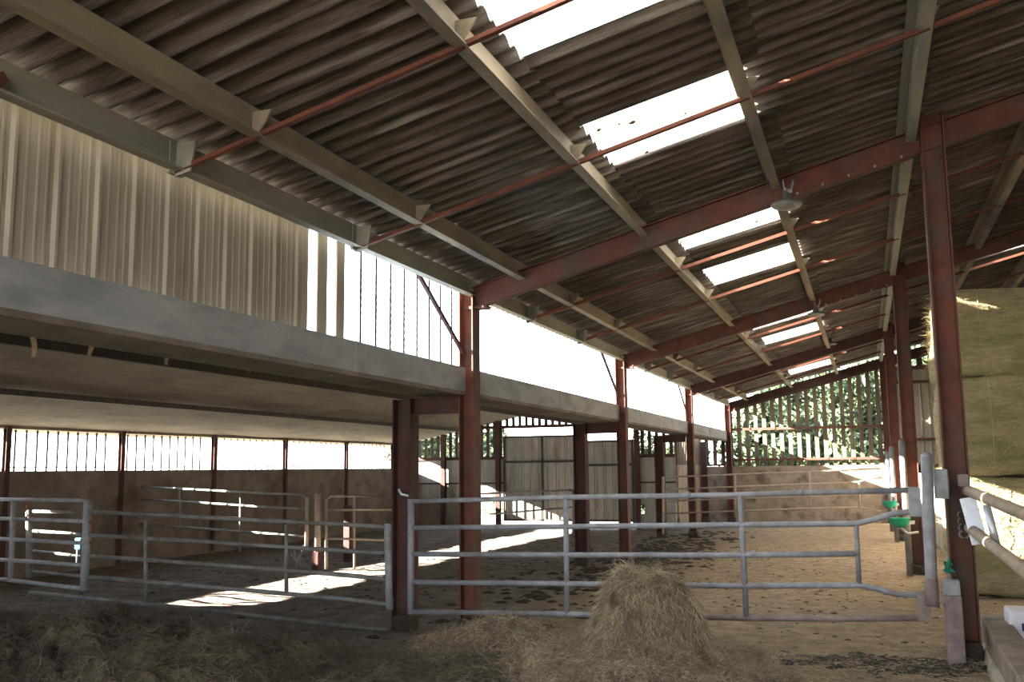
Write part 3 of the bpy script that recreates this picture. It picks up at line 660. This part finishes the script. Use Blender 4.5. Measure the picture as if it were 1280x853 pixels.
# dark posts and board wall bits behind
for q, (u, v0, v1) in enumerate(((435, 632, 652), (160, 640, 668))):
    a = un(u, v1, 1, 15.0); mb = MB(); mb.box((a.x-.06, 14.95, -.02), (a.x+.06, 15.05, un(u, v0, 1, 15).z)); tag(mb.build('stake', REDDARK, None, .008), ['dark red stake standing behind the narrow pale gate', 'dark stake behind the sun-streaked fence'][q], 'stake')
# small antler-shaped twig bundle by the fence
a = un(372, 710, 2, 0); mb = MB()
for (dx, dz) in ((-.09, .34), (.10, .36), (.02, .2), (-.14, .24)):
    mb.tube([a+Vector((0, 0, -.02)), a+Vector((dx*.3, 0, .12)), a+Vector((dx*.8, 0, dz*.8)), a+Vector((dx, 0, dz))], [.012, .010, .008, .004], 6)
tag(mb.build('forked_stick', GALV), 'pale forked stick standing in the sunlit strip', 'stick')
a = un(396, 713, 2, 0); mb = MB(); mb.box((a.x-.06, a.y-.06, -.03), (a.x+.06, a.y+.06, un(396, 690, 1, a.y).z)); tag(mb.build('stake', REDDARK, None, .01), 'short red stake at the edge of the sunlit strip', 'stake')

# pen fence in the main barn, far
P, Q = (-4.2, 21.2, 0), (.45, 21.2, 0)
gate('rail_fence', 'thin dusty pipe fence across the main barn far behind the front gate', 'fence', P, Q,
  [[(828, 597), (942, 592.5), (1014, 590), (1100, 586)], [(828, 612.5), (942, 608), (1032, 604.5), (1073, 603), (1088, 598), (1103, 597.5)],
   [(828, 627), (942, 622.5), (1073, 618)], [(828, 642.5), (1008, 636), (1075, 634.5), (1102, 639)]],
  [(829, 596, 829, 668, .03), (919, 594, 919, 641, .022), (1012, 590, 1013, 636), (1074, 603, 1074, 634, .025)], TANPIPE, .020)
a = gate('rail_fence', 'low dark pipe fence by the sliding doors of the low building', 'fence', (-10.6, 21.0, 0), (-6.9, 20.6, 0),
  [[(590, 618), (640, 616), (716, 613)], [(590, 645), (640, 641), (716, 634)], [(590, 623), (717, 622)]], [(717, 612, 717, 672, .035), (595, 616, 595, 650)], GALVD, .022)
# slam posts of the far gates
for q, (u, v0, Yp, m_, lab) in enumerate(((1127, 552, 14.9, GALVD, 'grey galvanised pipe post in front of the second tall red post'), (1114, 560, 21.2, GALVD, 'thin grey pipe post beside the third tall red post'), (1109, 566, 24.5, GALVD, 'slender pale pipe post near the gable'))):
    a = un(u, v0, 1, Yp); mb = MB(); mb.tube([(a.x, Yp, -.02), (a.x, Yp, a.z)], .045, 12); mb.lathe([(.045, 0), (.03, .02), (.001, .028)], (a.x, Yp, a.z), 12); tag(mb.build('slam_post', m_), lab, 'pipe')
# green drinking bowls
for q, (u, v, Yp, lab) in enumerate(((1124, 651, 14.6, 'green plastic drinking bowl on the second tall red post'), (1112, 629, 20.9, 'green plastic drinking bowl farther back on the third tall red post'))):
    a = un(u, v, 1, Yp); r = empty('drinking_bowl', a, lab, 'drinker', 'green drinking bowls'); sc = 1.0
    mb = MB(); mb.lathe([(.001, -.10), (.07, -.09), (.12, -.04), (.15, .03), (.16, .035), (.14, .03), (.10, -.03), (.001, -.06)], a, 20); mb.build('bowl', GREEN, r)
    mb = MB(); mb.tube([a+Vector((.0, 0, -.09)), a+Vector((.10, 0, -.18)), a+Vector((.24, .05, -.16))], .02, 8); mb.bar((a.x, a.y, a.z-.05), (xs_[q+1]-.02, FR[q+1]-.09, a.z-.05), .04, .05); mb.build('bracket', GALV, r)

# ================================================================== LAMPS
def lamp(u, v, Yp, rad, lab, wide=True):
    a = un(u, v, 1, Yp); r = empty('pendant_lamp', (a.x, Yp, a.z), lab, 'lamp', 'hanging barn lamps')
    c0 = Vector((a.x, Yp, a.z))
    mb = MB(); mb.lathe([(rad, -.008), (rad*1.03, .0), (rad*.95, .015), (rad*.6, .032), (rad*.32, .045), (rad*.28, .10), (.02, .13), (.001, .132)], c0, 28); sh_ = mb.build('shade', LAMPM, r)
    mb = MB(); mb.lathe([(rad*.98, -.006), (rad*.9, -.022), (rad*.5, -.038), (.001, -.042)], c0, 28); mb.build('lens', LGLASS, sh_)
    zt = zr(a.x)-.1; mb = MB(); mb.tube([c0+Vector((0, 0, .155)), Vector((a.x-.01, Yp-.005, (a.z+zt)/2+.05)), Vector((a.x-.02, Yp+.0, zt+.12))], .006, 6); mb.build('cord', GALVB, r)
    mb = MB(); mb.tube([c0+Vector((.04, 0, .11)), c0+Vector((.07, 0, .2)), c0+Vector((.06, 0, .22))], .010, 8); mb.box(c0+Vector((.01, -.02, .10)), c0+Vector((.055, .02, .135))); mb.build('ballast', GALV, r)
lamp(983, 256, 8.70, .135, 'grey dish lamp hanging from the nearest rafter beside the skylights')
lamp(1020, 393, 15.1, .13, 'grey dish lamp hanging from the second rafter, smaller in view')
lamp(1038, 430, 21.5, .13, 'farthest dish lamp, hanging from the third rafter')

# ================================================================== HAY BALES
def bale(x0, x1, y0, y1, z0, z1, lab, seed):
    r = empty('hay_bale', ((x0+x1)/2, (y0+y1)/2, z0), lab, 'hay bale', 'stacked big hay bales at the right')
    import bmesh
    bm = bmesh.new(); bmesh.ops.create_cube(bm, size=1)
    bmesh.ops.subdivide_edges(bm, edges=bm.edges[:], cuts=24, use_grid_fill=True)
    c = Vector(((x0+x1)/2, (y0+y1)/2, (z0+z1)/2)); S = Vector((x1-x0, y1-y0, z1-z0))
    for v in bm.verts:
        p = v.co.copy(); q = Vector([math.copysign(min(abs(a)*2, 1)**1.0, a) for a in p])
        n = Vector([math.copysign(abs(a)**8, a) for a in q]); n.normalize()
        w_ = Vector((p.x*S.x, p.y*S.y, p.z*S.z)); rr = 1-.03*(sorted([abs(a) for a in q])[1]**10)
        w_ = Vector((w_.x*rr, w_.y*rr, w_.z*(1-.02*max(abs(q.x), abs(q.y))**10)))
        k = noise.noise((w_+c)*Vector((1.5, 1.5, 1.5)).x+Vector((seed, 0, 0)))*.05+noise.noise(Vector(((w_.x+c.x)*2, (w_.y+c.y)*2, (w_.z+c.z)*14))+Vector((seed, 0, 0)))*.016
        v.co = w_+n*k+c
    me = bpy.data.meshes.new('body'); bm.to_mesh(me); bm.free(); me.materials.append(BALE)
    for p in me.polygons: p.use_smooth = True
    o = bpy.data.objects.new('body', me); col.objects.link(o); o.parent = r; o.matrix_parent_inverse = Matrix.Translation(-Vector(r.location))
    # loose straws on the front, left and top edges
    n = 2600; rs = np.random.RandomState(seed); P = np.stack([rs.uniform(x0, x1, n), np.full(n, y0-.01)+rs.uniform(-.02, .02, n), rs.uniform(z0, z1, n)], 1)
    n2 = 500; P2 = np.stack([np.full(n2, x0-.005), rs.uniform(y0, y1, n2), rs.uniform(z0, z1, n2)], 1)
    P = np.concatenate([P, P2]); D = rs.randn(len(P), 3)*np.array([1, .25, .35])
    o = strands('loose_straws', P, D, rs.uniform(.04, .16, len(P)), rs.uniform(.003, .006, len(P)), BALES, r, .3); tag(o, kind='stuff')
    for t in range(2):
        x = x0+(x1-x0)*(.3+.4*t); mb = MB(); e = .035
        mb.tube([(x, y0-e, z0+.05), (x+.01, y0-e, (z0+z1)/2), (x, y0-e, z1-.05), (x, y0+.05, z1+.012)], .004, 6); mb.build('twine', BALES, r)
    return r
BX = .92; BW = 1.62; BY = 12.8
tops = [(0.0, 1.41), (1.41, 2.60), (2.60, 3.66)]
lab = ['bottom', 'middle', 'top']
for i, (z0, z1) in enumerate(tops):
    for j in range(3):
        xx = BX+.02*i*(-1)+j*(BW+.01)+[0, .1, -.03][i]*(j > 0)
        x1 = BX+(j+1)*(BW+.01)+[0, .1, -.03][i]
        bale(xx+.0, x1, BY, BY+1.7, z0, z1, 'olive hay bale right of the red post, '+lab[i]+' row, '+['beside the post', 'second column', 'third column'][j], i*7+j+3)

# ================================================================== CURB AND BOX
P_ = [(.80, 9.05), (.765, 6.2)]
r = empty('feed_curb', (.87, 7.5, 0), 'low dirty concrete curb running from the foot of the right red post towards the camera', 'curb')
mb = MB(); mb.add([(.845, 9.3, 0), (.76, 5.5, 0), (.97, 5.5, 0), (1.05, 9.3, 0), (.835, 9.3, .27), (.75, 5.5, .27), (.97, 5.5, .27), (1.04, 9.3, .27)],
                  [(0, 1, 5, 4), (1, 2, 6, 5), (2, 3, 7, 6), (3, 0, 4, 7), (4, 5, 6, 7), (0, 3, 2, 1)]); mb.build('kerb', CURB, r, .015)
mb = MB(); mb.add([(.80, 9.1, -.02), (.66, 5.5, -.02), (.77, 5.5, -.02), (.86, 9.1, -.02), (.82, 9.1, .07), (.70, 5.5, .07), (.77, 5.5, .07), (.85, 9.1, .07)],
                  [(0, 1, 5, 4), (1, 2, 6, 5), (2, 3, 7, 6), (3, 0, 4, 7), (4, 5, 6, 7), (0, 3, 2, 1)]); mb.build('skirt', CONCL, r, .01)
a = un(1268, 800, 2, .0); a = Vector((1.20, 8.55, 0))
a = un(1263, 800, 1, 8.8)
r = empty('mineral_tub', (a.x+.15, 8.95, 0), 'white plastic block with a little dark print at the right edge behind the curb', 'box')
z0, z1 = un(1263, 797, 1, 8.8).z, un(1263, 763, 1, 8.8).z
mb = MB(); mb.box((a.x, 8.8, 0), (a.x+.4, 9.1, z1)); mb.build('block', WHITEP, r, .02)
mb = MB(); mb.box((a.x+.09, 8.793, z1-.16), (a.x+.105, 8.801, z1-.10)); mb.box((a.x+.125, 8.793, z1-.16), (a.x+.14, 8.801, z1-.10)); mb.build('print_mark', INK, r)

# ================================================================== HAY MOUND, SILAGE, STRAW
MC = Vector((-1.70, 7.72))
def mound_h(X, Y):
    dx = X-MC.x+.05*np.sin(Y*9); dy = (Y-MC.y)
    rr = np.sqrt((dx/.44)**2+(dy/.50)**2)*(1+.10*vnoise(X, Y, 2.5, 33))
    core = .64*(1-.10*np.clip(rr, 0, 1)**2)*np.exp(-rr**6)
    skirt = .30*np.exp(-(np.sqrt(((dx+.02)/.70)**2+((dy+.2)/.75)**2))**2.2)
    return core*(1-.25*rr.clip(0, 1))+skirt*(.35+.65*np.clip(rr, 0, 1))+(.05*vnoise(X, Y, 4, 34)+.04*vnoise(X, Y, 9, 35))*(skirt > .03)
def hump_h(X, Y): return .26*np.exp(-((X+3.12)/.52)**2-((Y-8.2)/.45)**2)
def sil_h(X, Y):
    a = 1/(1+np.exp((X+4.0)/.35)); edge = 1/(1+np.exp((Y-7.55-.2*np.sin(X*1.7))/.12))
    return a*edge*np.maximum(.15+.16*vnoise(X, Y, .9, 21)+.20*vnoise(X, Y, 2.8, 22)+.10*vnoise(X, Y, 6, 23), .02)+.05*(1-a)*edge*(1/(1+np.exp((X+2.6)/.3)))
def heap(name, x0, x1, y0, y1, hf, base, amp, m, nx, parent):
    X, Y = np.meshgrid(np.linspace(x0, x1, nx), np.linspace(y0, y1, int(nx*(y1-y0)/(x1-x0))))
    H = hf(X, Y); Z = floor_h(X, Y)-.02+H+amp*vnoise(X, Y, 9, 31)*np.clip(H*6, 0, 1); return grid(name, X, Y, Z, m, parent)
def scatter(name, x0, x1, y0, y1, hf, n, ln, wd, m, parent, thr=.03, seed=0, lift=.01, dens=None, down=.5):
    rs = np.random.RandomState(seed); X = rs.uniform(x0, x1, n*4); Y = rs.uniform(y0, y1, n*4); H = hf(X, Y)
    e = .02; gx_ = (hf(X+e, Y)-hf(X-e, Y))/(2*e); gy_ = (hf(X, Y+e)-hf(X, Y-e))/(2*e); sl = np.sqrt(1+gx_**2+gy_**2)
    k = (H > thr) & (rs.rand(n*4) < np.clip(sl/3, .25, 1)); 
    idx = np.where(k)[0][:n]; X, Y, H, gx_, gy_ = X[idx], Y[idx], H[idx], gx_[idx], gy_[idx]
    a = rs.uniform(0, 2*PI, len(X)); D = np.stack([np.cos(a), np.sin(a), np.zeros(len(X))], 1)
    g = np.stack([-gx_, -gy_, np.zeros(len(X))], 1)*down; D = D+g; D[:, 2] = D[:, 0]*gx_+D[:, 1]*gy_+rs.uniform(-.12, .12, len(X))
    P = np.stack([X, Y, floor_h(X, Y)+H+lift+rs.uniform(-.01, .015, len(X))], 1)
    o = strands(name, P, D, rs.uniform(*ln, len(X)), rs.uniform(*wd, len(X)), m, parent, .42); return tag(o, kind='stuff')
r = empty('hay_mound', (MC.x, MC.y, 0), 'tall rounded mound of dry pale hay in front of the large gate', 'hay pile')
heap('packed_core', -3.2, -.2, 6.2, 9.3, mound_h, 0, .05, MOUNDM, 220, r)
scatter('loose_hay', -3.2, -.2, 6.2, 8.8, mound_h, 40000, (.05, .18), (.0025, .0055), STRAW, r, .02, 1, .006, down=.9)
r = empty('hay_hump', (-3.12, 8.2, 0), 'low flattened hump of greyish hay left of the tall mound', 'hay pile')
heap('packed_core', -4.3, -2.0, 7.2, 9.1, hump_h, 0, .04, MOUNDM, 140, r)
scatter('loose_hay', -4.3, -2.0, 7.2, 9.0, hump_h, 8000, (.05, .18), (.003, .006), STRAW, r, .02, 2, .012)
r = empty('silage_heap', (-6.5, 7, 0), 'wide dark brown spread of silage across the left foreground', 'silage')
heap('packed_core', -11.5, -2.2, 4.8, 9.0, sil_h, 0, .05, SILBASE, 380, r)
scatter('loose_silage', -11.5, -2.4, 4.9, 8.6, sil_h, 42000, (.04, .20), (.003, .007), SILAGE, r, .02, 3, .012)
# a taller ridge at its back edge
def ridge_h(X, Y): return (.15+.10*vnoise(X, Y, 1.3, 41))*np.exp(-((Y-7.6-.12*np.sin(X*1.3))/.28)**2)*np.exp(-((X+7.6)/1.6)**4)
r2 = empty('silage_ridge', (-7.6, 8, 0), 'bumpy ridge of dark silage along the back edge of the spread', 'silage')
heap('packed_core', -9.9, -5.3, 7.2, 8.8, ridge_h, 0, .05, SILBASE, 240, r2)
scatter('loose_silage', -9.9, -5.3, 7.2, 8.8, ridge_h, 9000, (.04, .18), (.003, .007), SILAGE, r2, .03, 4, .012)
# loose straw over the floor
def one(X, Y): return np.full_like(X, .05)
def zero_h(X, Y): return np.zeros_like(X)
rs = np.random.RandomState(5)
def flat_straw(name, x0, x1, y0, y1, n, lab, m, ln=(.04, .16), seed=5):
    rs = np.random.RandomState(seed); X = rs.uniform(x0, x1, n); Y = rs.uniform(y0, y1, n); a = rs.uniform(0, 2*PI, n)
    P = np.stack([X, Y, floor_h(X, Y)+.012+rs.uniform(0, .01, n)], 1); D = np.stack([np.cos(a), np.sin(a), rs.uniform(-.03, .1, n)], 1)
    return tag(strands(name, P, D, rs.uniform(*ln, n), rs.uniform(.003, .006, n), m, None, .18), lab, 'straw', None, 'stuff')
flat_straw('loose_straw', -3.0, .85, 6.0, 8.7, 9000, 'loose straw scattered over the floor in front of the large gate', STRAW)
flat_straw('loose_straw', -3.3, 3.0, 8.7, 20, 9000, 'thin straw litter over the tan floor inside the main pen', STRAW, (.04, .12), 6)
# dung patches and clods
def clods(name, cx, cy, sx, sy, n, lab, m, s=(.015, .06), seed=0):
    rs = np.random.RandomState(seed); mb = MB()
    for i in range(n):
        x, y = cx+rs.randn()*sx, cy+rs.randn()*sy; r_ = rs.uniform(*s); nv = 7
        z = float(floor_h(np.array([[x]]), np.array([[y]]))[0, 0])
        prof = [(1.0, 0), (.8, .25), (.45, .36)]
        ang = rs.uniform(.75, 1.25, nv); vs = []
        for q, (rr, hh) in enumerate(prof): vs += [(x+r_*rr*ang[j]*math.cos(2*PI*j/nv), y+r_*rr*ang[(j+1) % nv]*math.sin(2*PI*j/nv), z-.005+hh*r_*.8) for j in range(nv)]
        vs.append((x+.2*r_, y, z+r_*.36)); fs = [(q*nv+j, q*nv+(j+1) % nv, (q+1)*nv+(j+1) % nv, (q+1)*nv+j) for q in range(2) for j in range(nv)]+[(2*nv+j, 2*nv+(j+1) % nv, 3*nv) for j in range(nv)]
        mb.add(vs, fs, True)
    return tag(mb.build(name, m), lab, 'dung', None, 'stuff')
clods('wet_dung', .16, 8.45, .30, .16, 420, 'black wet dung trodden in by the foot of the right red post', DUNG, (.02, .07), 1)
clods('wet_dung', -.62, 8.3, .18, .09, 90, 'smaller dark dung patch under the right half of the large gate', DUNG, (.02, .05), 2)
clods('dung_crumbs', -1.2, 13, 1.6, 3.2, 420, 'dark crumbs of dung dotted over the tan pen floor', DUNG, (.012, .04), 3)
clods('dung_crumbs', -7.5, 14, 2.6, 3.4, 500, 'dark crumbs of dung on the floor of the low building', DUNG, (.015, .05), 4)
clods('dung_bank', -3.6, 16.5, .5, 3.2, 900, 'dark bank of muck between the two rows of posts', DUNG, (.03, .10), 5)

# ================================================================== TREES OUTSIDE
def tree(x, y, h, rad, seed, lab, n=5200, leaf=.13, low=.02):
    r = empty('leafy_tree', (x, y, 0), lab, 'tree', 'trees beyond the gable')
    rs = np.random.RandomState(seed); mb = MB()
    k_ = min(1, h/5); mb.tube([(x, y, -.1), (x+.1, y, h*.3), (x-.05, y+.1, h*.6), (x, y, h*.9)], [.16*k_, .12*k_, .08*k_, .02], 8)
    for i in range(12):
        a = rs.uniform(0, 2*PI); z0 = h*rs.uniform(.2, .7); l = rad*rs.uniform(.5, .9)
        mb.tube([(x, y, z0), (x+l*.5*math.cos(a), y+l*.5*math.sin(a), z0+.3), (x+l*math.cos(a), y+l*math.sin(a), z0+.7)], [.05, .03, .01], 6)
    mb.build('trunk', BARK, r)
    nb = 46; C = rs.randn(nb, 3); C /= np.linalg.norm(C, axis=1, keepdims=True); C *= (rs.rand(nb, 1)**.5)*.85
    C = C*np.array([rad, rad, h*.5*(1-low)])+np.array([x, y, h*(.5+low/2)]); k = rs.randint(0, nb, n)
    o = rs.randn(n, 3); o /= np.linalg.norm(o, axis=1, keepdims=True); P = C[k]+o*rs.uniform(.3, 1, (n, 1))*rad*.33; P[:, 2] = np.maximum(P[:, 2], .1)
    a = rs.randn(n, 3); a /= np.linalg.norm(a, axis=1, keepdims=True); b_ = np.cross(a, rs.randn(n, 3)); b_ /= np.linalg.norm(b_, axis=1, keepdims=True)
    s = rs.uniform(.5, 1.2, (n, 1))*leaf; V = np.stack([P-a*s, P+b_*s*.45, P+a*s, P-b_*s*.45], 1).reshape(-1, 3)
    np_mesh('foliage', V, np.arange(4*n).reshape(-1, 4), LEAF, r)
spots = [(-3.3, 32.6, 4.2, 1.35, 'left end of the green row seen through the gable slats'), (-2.3, 36.5, 5.3, 2.1, 'broad leafy tree behind the left gable slats'),
         (-.6, 34.0, 5.1, 2.0, 'leafy tree behind the middle of the gable slats'), (1.0, 36, 5.9, 2.0, 'leafy tree behind the right gable slats'),
         (3.4, 38, 8.5, 2.3, 'leafy tree hidden mostly by the closed gable sheets'), (-2.0, 41, 5.6, 2.9, 'darker tree filling the gap behind the middle trees'),
         (.6, 41, 6.4, 2.4, 'rear tree behind the right gable slats'), (-5.9, 25.6, 2.7, .62, 'round green bush added outside the slatted side to block the sun'), (-5.9, 26.9, 2.75, .7, 'second round bush added by the gable corner to block the sun'), (-5.6, 31.5, 3.0, .9, 'bush beyond the far end of the gutter'),  # both round bushes by the slatted side are added to keep sun off the gable
         (-13.5, 33, 3.6, 1.6, 'low bush seen through the slats left of the sliding doors'), (-16.3, 35, 4.0, 1.7, 'bush at the far left of the low building end wall'),
         (-3.6, 43, 5.4, 1.9, 'rear tree behind the left gable slats')]
for q, (x, y, h, rad, lab_) in enumerate(spots):
    tree(x, y, h, rad, 50+q, lab_ if 'tree' in lab_ or 'bush' in lab_ else 'leafy tree at the '+lab_, n=10000 if h > 5 else 6000, leaf=.13 if h > 3 else .06)
